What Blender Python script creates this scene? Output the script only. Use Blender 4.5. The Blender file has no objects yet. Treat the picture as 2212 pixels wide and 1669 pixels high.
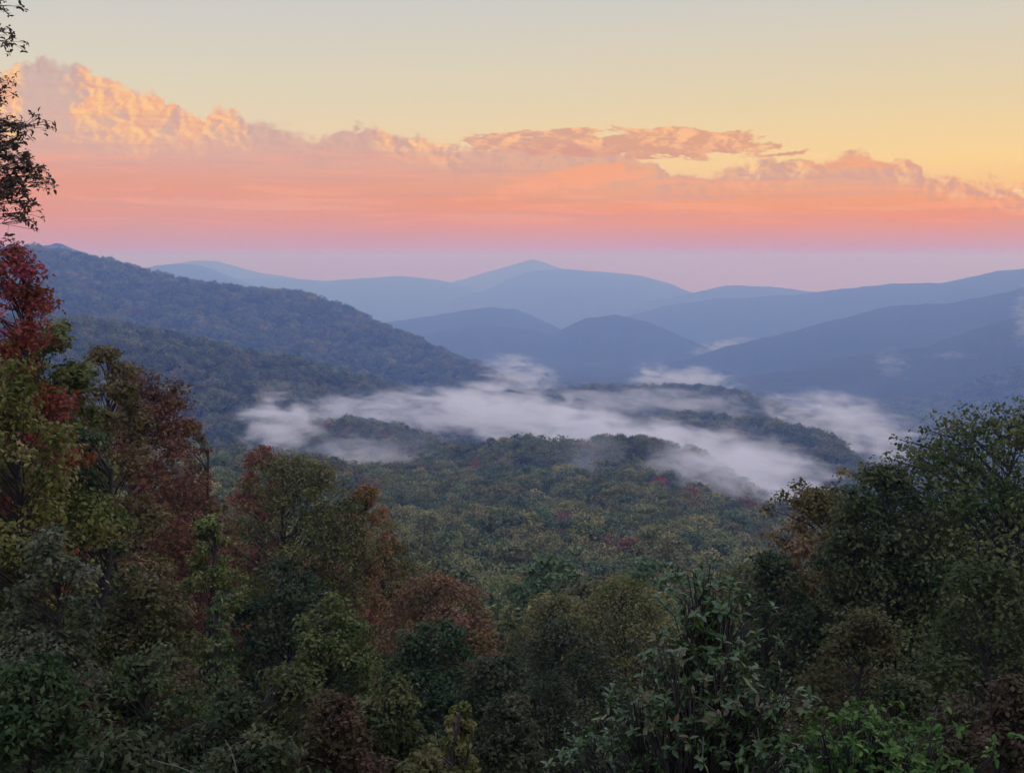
import bpy, math, random
import numpy as np
from mathutils import Vector

random.seed(7)
rng = np.random.default_rng(7)
SC = bpy.context.scene
COL = SC.collection
R = math.radians

# ------------------------------------------------------------------ camera
FPX, CXP, CYP, YH = 2669.0, 1105.5, 834.5, 556.0      # in units of a 2211 px wide picture
PITCH = math.atan((CYP - YH) / FPX)
cam_d = bpy.data.cameras.new('camera')
cam_d.sensor_fit = 'HORIZONTAL'
cam_d.angle = 2 * math.atan(CXP / FPX)
cam_d.clip_start, cam_d.clip_end = 0.1, 120000
cam = bpy.data.objects.new('camera', cam_d)
COL.objects.link(cam)
cam.rotation_euler = (math.pi / 2 - PITCH, 0, 0)
SC.camera = cam

# ------------------------------------------------------------------ node helper
class V:
    """a socket with arithmetic"""
    def __init__(s, nt, sock): s.nt, s.s = nt, sock
    def _m(s, op, *a, clamp=False):
        n = s.nt.nodes.new('ShaderNodeMath'); n.operation = op; n.use_clamp = clamp
        for i, x in enumerate((s,) + a): put(s.nt, n.inputs[i], x)
        return V(s.nt, n.outputs[0])
    def __add__(s, o): return s._m('ADD', o)
    def __radd__(s, o): return s._m('ADD', o)
    def __sub__(s, o): return s._m('SUBTRACT', o)
    def __rsub__(s, o): return (s * -1) + o
    def __mul__(s, o): return s._m('MULTIPLY', o)
    def __rmul__(s, o): return s._m('MULTIPLY', o)
    def __truediv__(s, o): return s._m('DIVIDE', o)
    def mx(s, o): return s._m('MAXIMUM', o)
    def mn(s, o): return s._m('MINIMUM', o)
    def pw(s, o): return s._m('POWER', o)
    def ab(s): return s._m('ABSOLUTE')
def put(nt, inp, x):
    if isinstance(x, V): nt.links.new(x.s, inp)
    elif x is not None: inp.default_value = x
def sstep(x, a, b, lo=0.0, hi=1.0, smooth=True):
    n = x.nt.nodes.new('ShaderNodeMapRange'); n.interpolation_type = 'SMOOTHSTEP' if smooth else 'LINEAR'
    n.clamp = True
    for i, v in enumerate((x, a, b, lo, hi)): put(x.nt, n.inputs[i], v)
    return V(x.nt, n.outputs[0])
def xyz(nt, x=0.0, y=0.0, z=0.0):
    n = nt.nodes.new('ShaderNodeCombineXYZ')
    for i, v in enumerate((x, y, z)): put(nt, n.inputs[i], v)
    return V(nt, n.outputs[0])
def sep(nt, v):
    n = nt.nodes.new('ShaderNodeSeparateXYZ'); put(nt, n.inputs[0], v)
    return [V(nt, o) for o in n.outputs]
def noise(nt, vec, scale=1.0, detail=4.0, rough=0.5, dist=0.0, color=False):
    n = nt.nodes.new('ShaderNodeTexNoise')
    put(nt, n.inputs['Vector'], vec); n.inputs['Scale'].default_value = scale
    n.inputs['Detail'].default_value = detail; n.inputs['Roughness'].default_value = rough
    n.inputs['Distortion'].default_value = dist
    return V(nt, n.outputs[1 if color else 0])
def mixc(nt, f, a, b, mode='MIX'):
    n = nt.nodes.new('ShaderNodeMix'); n.data_type = 'RGBA'; n.blend_type = mode; n.clamp_factor = True
    put(nt, n.inputs[0], f)
    for i, x in ((6, a), (7, b)):
        if isinstance(x, V): nt.links.new(x.s, n.inputs[i])
        else: n.inputs[i].default_value = (*x[:3], 1)
    return V(nt, n.outputs[2])
def ramp(nt, f, stops, interp='LINEAR'):
    n = nt.nodes.new('ShaderNodeValToRGB'); put(nt, n.inputs[0], f)
    cr = n.color_ramp; cr.interpolation = interp
    while len(cr.elements) < len(stops): cr.elements.new(0.5)
    for e, (p, c) in zip(cr.elements, stops): e.position = p; e.color = (*c[:3], 1)
    return V(nt, n.outputs[0])
def curve(nt, f, pts):
    n = nt.nodes.new('ShaderNodeFloatCurve'); put(nt, n.inputs[1], f)
    c = n.mapping.curves[0]; n.mapping.use_clip = False
    while len(c.points) < len(pts): c.points.new(0.5, 0.5)
    for p, (x, y) in zip(c.points, pts): p.location = (x, y); p.handle_type = 'AUTO_CLAMPED'
    n.mapping.update()
    return V(nt, n.outputs[0])
def lin(c): return tuple(((v / 255) / 12.92 if v / 255 < .04045 else ((v / 255 + .055) / 1.055) ** 2.4) for v in c)

# ------------------------------------------------------------------ sky
SUN_EL, SUN_AZ = R(3.0), R(68)             # low, off to the right of the view
W = bpy.data.worlds.new('World'); SC.world = W; W.use_nodes = True
nt = W.node_tree; nt.nodes.clear()
tc = nt.nodes.new('ShaderNodeTexCoord')
X, Y, Z = sep(nt, V(nt, tc.outputs['Generated']))
EL = V(nt, Z.s)._m('ARCSINE') * 57.29578
AZ = X._m('ARCTAN2', Y) * 57.29578
def e_of(y): return math.degrees(math.atan((YH - y) / FPX))
def a_of(x): return math.degrees(math.atan((x - CXP) / FPX))
# clear sky by height, yellow stronger towards the sun
def er(e): return (e + 10) / 100
elf = (EL + 10) / 100
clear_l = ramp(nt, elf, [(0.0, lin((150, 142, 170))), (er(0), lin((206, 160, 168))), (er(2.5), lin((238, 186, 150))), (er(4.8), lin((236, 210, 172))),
    (er(7.5), lin((222, 212, 186))), (er(11.5), lin((205, 204, 201))), (er(22), (.78, .80, .95)), (er(45), (1.0, 1.07, 1.72)), (1.0, (1.05, 1.14, 2.15))])  # both ramps: stops above the view brightened to light land and haze
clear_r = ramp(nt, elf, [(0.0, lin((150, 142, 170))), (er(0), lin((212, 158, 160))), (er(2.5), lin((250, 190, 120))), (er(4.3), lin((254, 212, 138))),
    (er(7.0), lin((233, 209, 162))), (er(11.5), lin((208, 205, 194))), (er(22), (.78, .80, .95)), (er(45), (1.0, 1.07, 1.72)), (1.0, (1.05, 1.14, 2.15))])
sunw = sstep((AZ - 68).ab(), 95, 35)
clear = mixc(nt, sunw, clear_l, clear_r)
# cloud bank: top outline by azimuth, billowed by noise
top_pts = [(-260, 215), (-120, 193), (0, 196), (60, 184), (120, 167), (200, 179), (260, 200), (330, 215), (400, 248), (450, 272), (482, 246), (520, 250),
    (556, 285), (620, 282), (692, 312), (738, 282), (800, 280), (860, 296), (920, 305), (980, 318), (1060, 318), (1200, 316), (1330, 334), (1420, 364),
    (1500, 380), (1580, 364), (1660, 352), (1740, 356), (1800, 344), (1880, 352), (1950, 362), (2010, 388), (2110, 402), (2211, 416), (2420, 430)]
azf = (AZ + 40) / 80
TOP = curve(nt, azf, [((a_of(x) + 40) / 80, e_of(y) / 20) for x, y in top_pts]) * 20
P = xyz(nt, AZ, EL * 1.25, 0.0)
bil = noise(nt, P, 0.75, 8, 0.56, 0.3)
bil2 = noise(nt, xyz(nt, AZ, EL * 1.25, 7.3), 2.6, 6, 0.6, 0.2)
edge = TOP - EL + (bil - 0.5) * 1.7 + (bil2 - 0.5) * 0.6
soft = sstep(noise(nt, xyz(nt, AZ * 0.5, EL * 0.6, 71.0), 1.0, 2, 0.5), 0.35, 0.65)
bank = sstep(edge, soft * -0.16 - 0.03, soft * 0.20 + 0.12)
# sunlight from the right painted into the bank colour by billow-field relief
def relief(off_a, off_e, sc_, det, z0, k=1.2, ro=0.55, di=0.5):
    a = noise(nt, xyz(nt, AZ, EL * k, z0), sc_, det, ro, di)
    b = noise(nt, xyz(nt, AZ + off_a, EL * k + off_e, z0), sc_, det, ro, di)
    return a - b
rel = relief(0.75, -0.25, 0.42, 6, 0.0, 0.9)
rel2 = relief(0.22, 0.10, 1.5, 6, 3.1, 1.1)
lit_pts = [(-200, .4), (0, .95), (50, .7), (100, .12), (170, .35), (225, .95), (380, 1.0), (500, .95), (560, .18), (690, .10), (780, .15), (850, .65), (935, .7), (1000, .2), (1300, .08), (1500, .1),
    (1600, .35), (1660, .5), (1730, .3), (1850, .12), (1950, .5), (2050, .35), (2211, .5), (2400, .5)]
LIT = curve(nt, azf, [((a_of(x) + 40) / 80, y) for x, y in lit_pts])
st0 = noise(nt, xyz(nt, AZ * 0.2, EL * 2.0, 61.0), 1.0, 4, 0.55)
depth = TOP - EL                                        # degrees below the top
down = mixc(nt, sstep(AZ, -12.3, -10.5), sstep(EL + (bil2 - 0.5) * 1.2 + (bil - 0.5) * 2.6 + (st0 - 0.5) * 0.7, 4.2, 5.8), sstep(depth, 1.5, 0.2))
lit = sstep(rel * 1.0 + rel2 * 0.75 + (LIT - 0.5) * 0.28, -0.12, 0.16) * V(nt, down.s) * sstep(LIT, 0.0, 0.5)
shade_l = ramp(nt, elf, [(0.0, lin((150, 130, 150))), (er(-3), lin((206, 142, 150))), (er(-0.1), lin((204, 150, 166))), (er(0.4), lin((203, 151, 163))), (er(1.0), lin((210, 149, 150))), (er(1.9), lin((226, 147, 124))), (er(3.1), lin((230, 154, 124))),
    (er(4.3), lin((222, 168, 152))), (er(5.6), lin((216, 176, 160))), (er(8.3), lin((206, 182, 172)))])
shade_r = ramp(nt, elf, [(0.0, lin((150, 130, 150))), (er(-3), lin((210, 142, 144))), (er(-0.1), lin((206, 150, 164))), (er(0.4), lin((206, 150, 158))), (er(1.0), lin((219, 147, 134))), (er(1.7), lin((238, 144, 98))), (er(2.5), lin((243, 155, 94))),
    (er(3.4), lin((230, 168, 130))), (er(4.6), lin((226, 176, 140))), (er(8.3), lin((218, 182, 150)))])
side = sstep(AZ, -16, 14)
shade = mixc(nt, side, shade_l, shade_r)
# gentle shade painted into the colour of the unlit cloud mass
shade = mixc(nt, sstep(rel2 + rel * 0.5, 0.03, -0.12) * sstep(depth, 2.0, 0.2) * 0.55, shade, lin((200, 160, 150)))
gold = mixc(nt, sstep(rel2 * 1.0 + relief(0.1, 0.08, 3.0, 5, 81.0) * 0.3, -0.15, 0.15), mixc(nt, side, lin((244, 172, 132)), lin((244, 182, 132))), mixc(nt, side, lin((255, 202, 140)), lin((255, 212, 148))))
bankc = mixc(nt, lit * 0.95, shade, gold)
# long thin salmon streaks inside the bank, painted as lit cloud
st = noise(nt, xyz(nt, AZ * 0.17, EL * 2.1 + AZ * 0.05, 11.0), 1.0, 6, 0.55, 0.7)
stm = sstep(st, 0.51, 0.64) * sstep(EL, 1.0, 2.2) * sstep(EL, 5.2, 4.0)
bankc = mixc(nt, stm * 0.55, bankc, mixc(nt, side, lin((246, 164, 134)), lin((253, 164, 110))))
st2 = noise(nt, xyz(nt, AZ * 0.10, EL * 2.4, 21.0), 1.0, 4, 0.5)
bankc = mixc(nt, sstep(st2, 0.5, 0.7) * sstep(EL, 0.4, 1.2) * 0.35, bankc, lin((206, 154, 150)))
# sweeping patch under the floating cloud, its glow painted in orange
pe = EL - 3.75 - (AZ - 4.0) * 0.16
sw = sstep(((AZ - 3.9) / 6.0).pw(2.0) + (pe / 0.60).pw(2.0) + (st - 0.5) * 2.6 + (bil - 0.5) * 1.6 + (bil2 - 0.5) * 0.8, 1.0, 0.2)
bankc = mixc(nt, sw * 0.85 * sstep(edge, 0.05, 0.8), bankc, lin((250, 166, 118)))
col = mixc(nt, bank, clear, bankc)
# floating long cloud above the bank
fa = (AZ - a_of(1345)) / 8.1
fe = (EL - e_of(316) + fa * fa * 0.12 + fa * 0.18) / (0.78 - fa.ab() * 0.30)
fn = noise(nt, xyz(nt, AZ * 0.42, EL * 1.5, 31.0), 1.5, 8, 0.6, 0.3)
fm = sstep(1.0 - fa.ab().pw(4.0) - fe.ab().pw(1.6) + (fn - 0.5) * 4.2, 0.0, 0.38)
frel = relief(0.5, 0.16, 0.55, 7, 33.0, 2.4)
fcol = mixc(nt, sstep(frel + relief(0.16, 0.08, 1.5, 5, 41.0, 2.2) * 0.4, -0.06, 0.14), mixc(nt, side, lin((206, 154, 146)), lin((222, 158, 124))), lin((253, 188, 134)))  # lit and shaded sides painted in by relief, underside dulled next
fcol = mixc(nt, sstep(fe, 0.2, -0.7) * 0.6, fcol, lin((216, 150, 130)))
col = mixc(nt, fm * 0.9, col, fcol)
# soft mottling so the clear part is not a perfect gradient
mot = noise(nt, xyz(nt, AZ * 0.05, EL * 0.35, 51.0), 1.0, 3, 0.5)
col = mixc(nt, sstep(mot, 0.35, 0.75) * 0.10, col, lin((232, 205, 190)))
sky = nt.nodes.new('ShaderNodeTexSky'); sky.sky_type = 'NISHITA'; sky.sun_disc = False
sky.sun_elevation = SUN_EL; sky.sun_rotation = SUN_AZ; sky.altitude = 900; sky.air_density = 1.0; sky.dust_density = 0.6; sky.ozone_density = 2.0
bg1 = nt.nodes.new('ShaderNodeBackground'); nt.links.new(sky.outputs[0], bg1.inputs[0]); bg1.inputs[1].default_value = 0.05
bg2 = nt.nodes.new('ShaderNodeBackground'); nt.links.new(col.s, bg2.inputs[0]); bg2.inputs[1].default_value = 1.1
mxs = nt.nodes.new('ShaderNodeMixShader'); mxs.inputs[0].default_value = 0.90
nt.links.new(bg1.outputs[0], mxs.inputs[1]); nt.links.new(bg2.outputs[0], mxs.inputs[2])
wo = nt.nodes.new('ShaderNodeOutputWorld'); nt.links.new(mxs.outputs[0], wo.inputs['Surface'])
W.cycles.sampling_method = 'MANUAL'; W.cycles.sample_map_resolution = 512

# ------------------------------------------------------------------ sun and exposure
sd = bpy.data.lights.new('sun', 'SUN'); sd.energy = 0.25; sd.angle = R(8); sd.color = (1.0, 0.72, 0.52)
so = bpy.data.objects.new('sun', sd); COL.objects.link(so)
sdir = Vector((math.sin(SUN_AZ) * math.cos(SUN_EL), math.cos(SUN_AZ) * math.cos(SUN_EL), math.sin(SUN_EL)))
so.rotation_euler = sdir.to_track_quat('Z', 'Y').to_euler()
so.location = sdir * 20
SC.view_settings.view_transform = 'Standard'; SC.view_settings.look = 'None'
SC.view_settings.exposure = 0.0; SC.view_settings.gamma = 1.0
SC.render.engine = 'CYCLES'
cy = SC.cycles
cy.max_bounces = 8; cy.diffuse_bounces = 4; cy.glossy_bounces = 1; cy.transmission_bounces = 3; cy.volume_bounces = 5
cy.transparent_max_bounces = 4; cy.use_denoising = True; cy.caustics_reflective = False; cy.caustics_refractive = False
cy.volume_max_steps = 256
try: cy.denoising_prefilter = 'ACCURATE'
except Exception: pass

# ------------------------------------------------------------------ maths for placing things
SP, CP = math.sin(PITCH), math.cos(PITCH)
def pix_dir(px, py):
    """picture position -> azimuth (radians, + to the right) and rise per metre of level distance"""
    u, v = (px - CXP), (CYP - py)
    dx, dy, dz = u, CP * FPX + SP * v, -SP * FPX + CP * v
    d = math.hypot(dx, dy)
    return math.atan2(dx, dy), dz / d
def at(px, py, dist):
    a, t = pix_dir(px, py)
    return Vector((math.sin(a) * dist, math.cos(a) * dist, t * dist))
def _h(ix, iy, s):
    n = (ix * 374761393 + iy * 668265263 + s * 1442695041) & 0xffffffff
    n = ((n ^ (n >> 13)) * 1274126177) & 0xffffffff
    return ((n ^ (n >> 16)) & 0xffff) / 32767.5 - 1.0
def vnoise(x, y, s=0):
    x = np.asarray(x, float); y = np.asarray(y, float)
    xi, yi = np.floor(x).astype(np.int64), np.floor(y).astype(np.int64)
    fx, fy = x - xi, y - yi
    fx = fx * fx * fx * (fx * (fx * 6 - 15) + 10); fy = fy * fy * fy * (fy * (fy * 6 - 15) + 10)
    a = _h(xi, yi, s); b = _h(xi + 1, yi, s); c = _h(xi, yi + 1, s); d = _h(xi + 1, yi + 1, s)
    return (a + (b - a) * fx) + ((c + (d - c) * fx) - (a + (b - a) * fx)) * fy
def fbm(x, y, octv=4, s=0):
    t, a = 0, 1.0
    for k in range(octv):
        t = t + a * vnoise(x * 2 ** k + k * 17.3, y * 2 ** k - k * 9.1, s + k); a *= 0.5
    return t / 1.9

# ------------------------------------------------------------------ terrain: ridges, knolls and the near slope
# each ridge: crest points (picture x, y, level distance in m), front slope, back slope, crest rounding, height of the woods on it, gully size
RIDGES = [
    ([(-500, 505, 9300), (40, 545, 9300), (125, 524, 9300), (190, 548, 9300), (300, 600, 9300)], .32, .3, 300, 0, 60),
    ([(150, 620, 8700), (310, 578, 8700), (380, 569, 8700), (430, 574, 8700), (500, 600, 8700), (560, 622, 8700), (660, 660, 8700)], .35, .3, 250, 0, 60),
    ([(-600, 560, 12500), (300, 585, 12500), (420, 562, 12500), (470, 564, 12500), (560, 590, 12500), (640, 600, 12500), (760, 622, 12500), (900, 626, 12500), (1000, 604, 12500), (1090, 577, 12500), (1150, 561, 12500), (1205, 577, 12500), (1300, 600, 12500), (1450, 640, 12500), (1600, 646, 12500), (2000, 646, 12500), (2700, 640, 12500)], .3, .2, 500, 0, 60),
    ([(300, 640, 11000), (520, 604, 11000), (600, 600, 11000), (700, 608, 11000), (790, 599, 11000), (860, 597, 11000), (950, 606, 11000), (1020, 622, 11000), (1130, 650, 11000)], .3, .3, 400, 0, 80),
    ([(960, 650, 10000), (1060, 622, 10000), (1140, 588, 10000), (1200, 581, 10000), (1290, 586, 10000), (1390, 596, 10000), (1440, 612, 10000), (1500, 634, 10000), (1640, 690, 10000)], .3, .3, 350, 0, 80),
    ([(1400, 650, 8600), (1500, 634, 8600), (1570, 618, 8600), (1660, 619, 8600), (1760, 630, 8600), (1900, 660, 8600)], .3, .3, 300, 0, 60),
    ([(740, 715, 5700), (840, 694, 5700), (960, 676, 5700), (1060, 663, 5700), (1120, 672, 5700), (1190, 700, 5600), (1260, 735, 5600)], .34, .3, 160, 0, 60),
    ([(1200, 760, 5400), (1330, 690, 6500), (1430, 662, 6700), (1540, 645, 6900), (1680, 640, 6900), (1780, 628, 6900), (1920, 614, 6900), (2030, 612, 6900), (2110, 596, 6900), (2160, 584, 6900), (2240, 578, 6900), (2500, 563, 6900), (3200, 558, 6900)], .36, .3, 220, 0, 90),
    ([(800, 760, 4900), (900, 722, 4900), (1020, 700, 4900), (1100, 704, 4900), (1190, 722, 4900), (1260, 690, 4900), (1330, 680, 4900), (1400, 694, 4900), (1460, 722, 4800), (1530, 752, 4750), (1640, 800, 4700)], .36, .3, 120, 0, 60),
    ([(1300, 830, 3900), (1480, 775, 4000), (1600, 742, 4200), (1700, 722, 4300), (1800, 692, 4400), (1930, 660, 4500), (2050, 655, 4500), (2130, 640, 4500), (2230, 616, 4500), (2500, 580, 4500), (3200, 560, 4500)], .30, .3, 140, 0, 90),
    ([(1500, 850, 3300), (1700, 800, 3400), (1850, 765, 3500), (2000, 745, 3500), (2150, 700, 3500), (2400, 640, 3500), (3000, 580, 3500)], .28, .3, 160, 0, 60),
    # wooded ridge on the far left and the nearer wooded slope below it
    ([(-900, 541, 2500), (-300, 541, 2400), (60, 537, 2300), (150, 547, 2250), (270, 575, 2250), (340, 595, 2250), (420, 612, 2200), (530, 626, 2200), (640, 634, 2200), (720, 655, 2200), (790, 688, 2150), (860, 718, 2150), (950, 758, 2100), (1020, 786, 2050), (1080, 812, 2000), (1150, 850, 1950)], .42, .4, 60, 11, 30),
    ([(-900, 640, 1000), (-200, 668, 1050), (190, 690, 1150), (280, 708, 1150), (360, 722, 1150), (460, 745, 1150), (560, 762, 1200), (640, 775, 1200), (720, 798, 1250), (800, 818, 1300), (860, 838, 1350), (960, 880, 1350)], .38, .35, 40, 11, 14),
    # knolls standing in the fog
    ([(880, 880, 1750), (1000, 846, 1700), (1090, 838, 1650), (1180, 850, 1650), (1290, 838, 1650), (1400, 836, 1600), (1500, 832, 1600), (1590, 848, 1550), (1680, 876, 1500), (1760, 905, 1450), (1850, 960, 1400)], .24, .3, 40, 11, 12),
    ([(1240, 945, 1120), (1330, 925, 1120), (1400, 905, 1120), (1480, 896, 1120), (1560, 899, 1100), (1660, 908, 1080), (1740, 926, 1050), (1800, 950, 1020), (1850, 992, 1000), (1920, 1060, 980)], .30, .3, 30, 12, 10),
    ([(600, 940, 960), (680, 915, 980), (745, 905, 1000), (800, 912, 1000), (850, 918, 990), (900, 938, 980), (980, 985, 950)], .22, .3, 45, 12, 14),
    ([(560, 1010, 640), (700, 1002, 660), (850, 988, 690), (950, 976, 700), (1080, 966, 700), (1200, 957, 690), (1300, 962, 690), (1390, 958, 680), (1480, 984, 650), (1560, 1022, 620), (1640, 1085, 580), (1720, 1150, 540)], .17, .36, 30, 12, 8),
]
def crest_tables():
    T = []
    az = np.radians(np.arange(-180, 180.01, 0.05))
    for pts, sf, sb, w, wood, gul in RIDGES:
        a, d, z = [], [], []
        for px, py, D in pts:
            aa, t = pix_dir(px, py); a.append(aa); d.append(D); z.append(t * D - wood)
        a = np.array([a[0] - .12] + a + [a[-1] + .12]); d = np.array([d[0]] + d + [d[-1]]); z = np.array([z[0] - .05 * d[0]] + z + [z[-1] - .05 * d[-1]])
        if pts[0][0] < -400: z[0] = z[1]
        if pts[-1][0] > 2300: z[-1] = z[-2]
        zz, dd = np.interp(az, a, z), np.interp(az, a, d)
        k = np.hanning(11); k /= k.sum()
        zz = np.convolve(np.pad(zz, 5, 'edge'), k, 'valid'); dd = np.convolve(np.pad(dd, 5, 'edge'), k, 'valid')
        T.append((az, zz, dd, sf, sb, w, wood, gul))
    return T
CT = crest_tables()
PR = np.array([0, 3, 6, 10, 15, 30, 60, 130, 220, 400, 600, 800, 1200, 2500, 5000, 12000, 40000], float)
PZ = np.array([-1.7, -2.0, -3.6, -6.2, -9.2, -17, -29, -53, -71, -98, -122, -175, -200, -300, -400, -520, -560], float)
PZ[:12] += .006 * PR[:12]
def ground(x, y, detail=True):
    x = np.asarray(x, float); y = np.asarray(y, float)
    r = np.hypot(x, y); a = np.arctan2(x, y)
    base = np.interp(r, PR, PZ)
    right = np.clip((np.degrees(a) - 7) / 14, 0, 1.5) * np.clip((r - 120) / 400, 0, 1) * 38
    left = np.clip((-np.degrees(a) - 4) / 16, 0, 1.5) * np.clip((r - 60) / 300, 0, 1) * 22
    H = base - right + left
    back = np.clip((np.abs(a) - 1.2) / 1.2, 0, 1)        # behind the viewer the hillside rises gently
    H = H * (1 - back) + back * (np.clip(-1.7 + 0.0 * r, -2, 5))
    for i, (az, zz, dd, sf, sb, w, wood, gul) in enumerate(CT):
        zc = np.interp(a, az, zz); D = np.interp(a, az, dd)
        q = r - D
        s = np.where(q < 0, sf, sb)
        h = zc - s * (np.sqrt(q * q + w * w) - w)
        if detail:
            sc_ = max(gul * 7.0, 60)
            g = fbm(x / sc_ + i * 3.1, y / sc_, 4, i * 11)
            h = h + g * gul * np.clip(np.abs(q) / (w * 5), 0.0, 1) * (1 - back)
            h = h + fbm(x / (sc_ * .25), y / (sc_ * .25), 3, i * 7) * gul * 0.05
            if gul >= 60: h = h + (fbm(x / 260, y / 260, 3, i * 5) * 11 + fbm(x / 45, y / 45, 2, i * 13) * 4.5) * (1 - back)
        k = 6.0 if D.mean() < 3000 else 30.0
        h = np.where(back > 0, np.minimum(h, H), h)
        m = np.maximum(H, h); dlt = np.abs(H - h)
        H = m + k * 0.25 * np.clip(1 - dlt / k, 0, 1) ** 2
    if detail:
        H = H + fbm(x / 22, y / 22, 3, 91) * np.clip(r / 60, 0, 1) * 1.2 + fbm(x / 3.1, y / 3.1, 2, 97) * np.clip(r / 6, 0, 1) * 0.15
    return H
def gz(x, y): return float(ground(np.array([x]), np.array([y]))[0])

def mesh_np(name, verts, quads, tris=None, attr=None, smooth=False):
    me = bpy.data.meshes.new(name)
    nv = len(verts); q = np.asarray(quads, np.int32).reshape(-1, 4); t = np.asarray(tris if tris is not None else [], np.int32).reshape(-1, 3)
    me.vertices.add(nv); me.vertices.foreach_set('co', np.asarray(verts, np.float32).ravel())
    me.loops.add(q.size + t.size); me.loops.foreach_set('vertex_index', np.concatenate([q.ravel(), t.ravel()]).astype(np.int32))
    me.polygons.add(len(q) + len(t))
    me.polygons.foreach_set('loop_start', np.concatenate([np.arange(len(q)) * 4, q.size + np.arange(len(t)) * 3]).astype(np.int32))
    if smooth: me.polygons.foreach_set('use_smooth', np.ones(len(q) + len(t), bool))
    me.update(calc_edges=True)
    if attr is not None:
        at_ = me.attributes.new('tint', 'FLOAT', 'POINT'); at_.data.foreach_set('value', np.asarray(attr, np.float32))
    return me

# ------------------------------------------------------------------ materials
def new_mat(name):
    m = bpy.data.materials.new(name); m.use_nodes = True
    m.node_tree.nodes.clear(); return m, m.node_tree
def out(nt, sh, vol=False):
    o = nt.nodes.new('ShaderNodeOutputMaterial'); nt.links.new(sh, o.inputs['Volume' if vol else 'Surface'])
def princ(nt, colr, rough=.6, spec=.4, normal=None):
    p = nt.nodes.new('ShaderNodeBsdfPrincipled')
    if isinstance(colr, V): nt.links.new(colr.s, p.inputs['Base Color'])
    else: p.inputs['Base Color'].default_value = (*colr, 1)
    put(nt, p.inputs['Roughness'], rough); p.inputs['Specular IOR Level'].default_value = spec
    if normal is not None: nt.links.new(normal.s, p.inputs['Normal'])
    return p
def leaf_material(name, source, rough=.55, spec=.35, trans=.28):
    m, nt = new_mat(name)
    if source == 'object':
        oi = nt.nodes.new('ShaderNodeObjectInfo'); base = V(nt, oi.outputs['Color'])
    else:
        a = nt.nodes.new('ShaderNodeAttribute'); a.attribute_type = 'INSTANCER'; a.attribute_name = 'leafcol'; base = V(nt, a.outputs['Color'])
    t = nt.nodes.new('ShaderNodeAttribute'); t.attribute_name = 'tint'; T_ = V(nt, t.outputs['Fac'])
    hs = nt.nodes.new('ShaderNodeHueSaturation'); nt.links.new(base.s, hs.inputs['Color'])
    put(nt, hs.inputs['Hue'], 0.545 - T_ * 0.09); put(nt, hs.inputs['Value'], T_ * 1.1 + 0.45); put(nt, hs.inputs['Saturation'], T_ * -0.2 + 1.05)
    c = V(nt, hs.outputs[0])
    p = princ(nt, c, rough, spec)
    tr = nt.nodes.new('ShaderNodeBsdfTranslucent'); nt.links.new(c.s, tr.inputs[0])
    mx = nt.nodes.new('ShaderNodeMixShader'); mx.inputs[0].default_value = trans
    nt.links.new(p.outputs[0], mx.inputs[1]); nt.links.new(tr.outputs[0], mx.inputs[2])
    out(nt, mx.outputs[0]); return m
LEAF = leaf_material('leaf', 'object', .75, .12, .3)
LEAF_FAR = leaf_material('leaf_forest', 'instancer', .8, .1, .25)
LEAF_GLOSS = leaf_material('leaf_glossy', 'object', .30, .24, .18)
def bark_material():
    m, nt = new_mat('bark'); tc = nt.nodes.new('ShaderNodeTexCoord')
    n = noise(nt, V(nt, tc.outputs['Object']), 6, 6, .65)
    c = ramp(nt, n, [(.3, (.022, .018, .014)), (.6, (.055, .047, .039)), (.8, (.10, .09, .08))])
    b = nt.nodes.new('ShaderNodeBump'); b.inputs['Strength'].default_value = .6; nt.links.new(n.s, b.inputs['Height'])
    out(nt, princ(nt, c, .9, .2, V(nt, b.outputs[0])).outputs[0]); return m
BARK = bark_material()
def ground_material():
    m, nt = new_mat('wooded_ground')
    g = nt.nodes.new('ShaderNodeNewGeometry'); P = V(nt, g.outputs['Position'])
    n1 = noise(nt, P, .012, 6, .6); n2 = noise(nt, P, .09, 5, .65); n3 = noise(nt, P, 1.3, 4, .6)
    c = ramp(nt, n2 * .6 + n1 * .4, [(.3, (.018, .026, .014)), (.48, (.032, .044, .02)), (.62, (.05, .054, .022)), (.78, (.07, .05, .022))])
    c = mixc(nt, sstep(n3, .35, .75) * .35, c, (.05, .04, .026))
    b = nt.nodes.new('ShaderNodeBump'); b.inputs['Strength'].default_value = 1; b.inputs['Distance'].default_value = 6
    nt.links.new(n2.s, b.inputs['Height'])
    out(nt, princ(nt, c, .95, .1, V(nt, b.outputs[0])).outputs[0]); return m

# ------------------------------------------------------------------ the ground sheet
def build_ground():
    az = np.radians(np.concatenate([np.arange(-180, -32, 4.0), np.arange(-32, 32.01, 0.12), np.arange(36, 180, 4.0)]))
    r = np.concatenate([np.geomspace(1.5, 60, 70)[:-1], np.geomspace(60, 2600, 240)[:-1], np.geomspace(2600, 13400, 140)])
    A, Rr = np.meshgrid(az, r)
    x, y = np.sin(A) * Rr, np.cos(A) * Rr
    z = ground(x, y)
    na, nr = len(az), len(r)
    v = np.stack([x, y, z], -1).reshape(-1, 3)
    v = np.concatenate([v, [[0, 0, -1.7]]])
    i = np.arange(nr - 1)[:, None] * na; j = np.arange(na)[None, :]; j2 = (j + 1) % na
    q = np.stack([i + j, i + j2, i + na + j2, i + na + j], -1).reshape(-1, 4)
    jj = np.arange(na); t = np.stack([np.full(na, len(v) - 1), (jj + 1) % na, jj], -1)
    q = q[:, ::-1]; t = t[:, ::-1]
    me = mesh_np('ground', v, q, t, smooth=True); me.materials.append(ground_material())
    o = bpy.data.objects.new('ground', me); COL.objects.link(o); o['kind'] = 'structure'
    o['label'] = 'wooded mountain terrain falling from the overlook to the misty valley'
    return o
build_ground()

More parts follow.
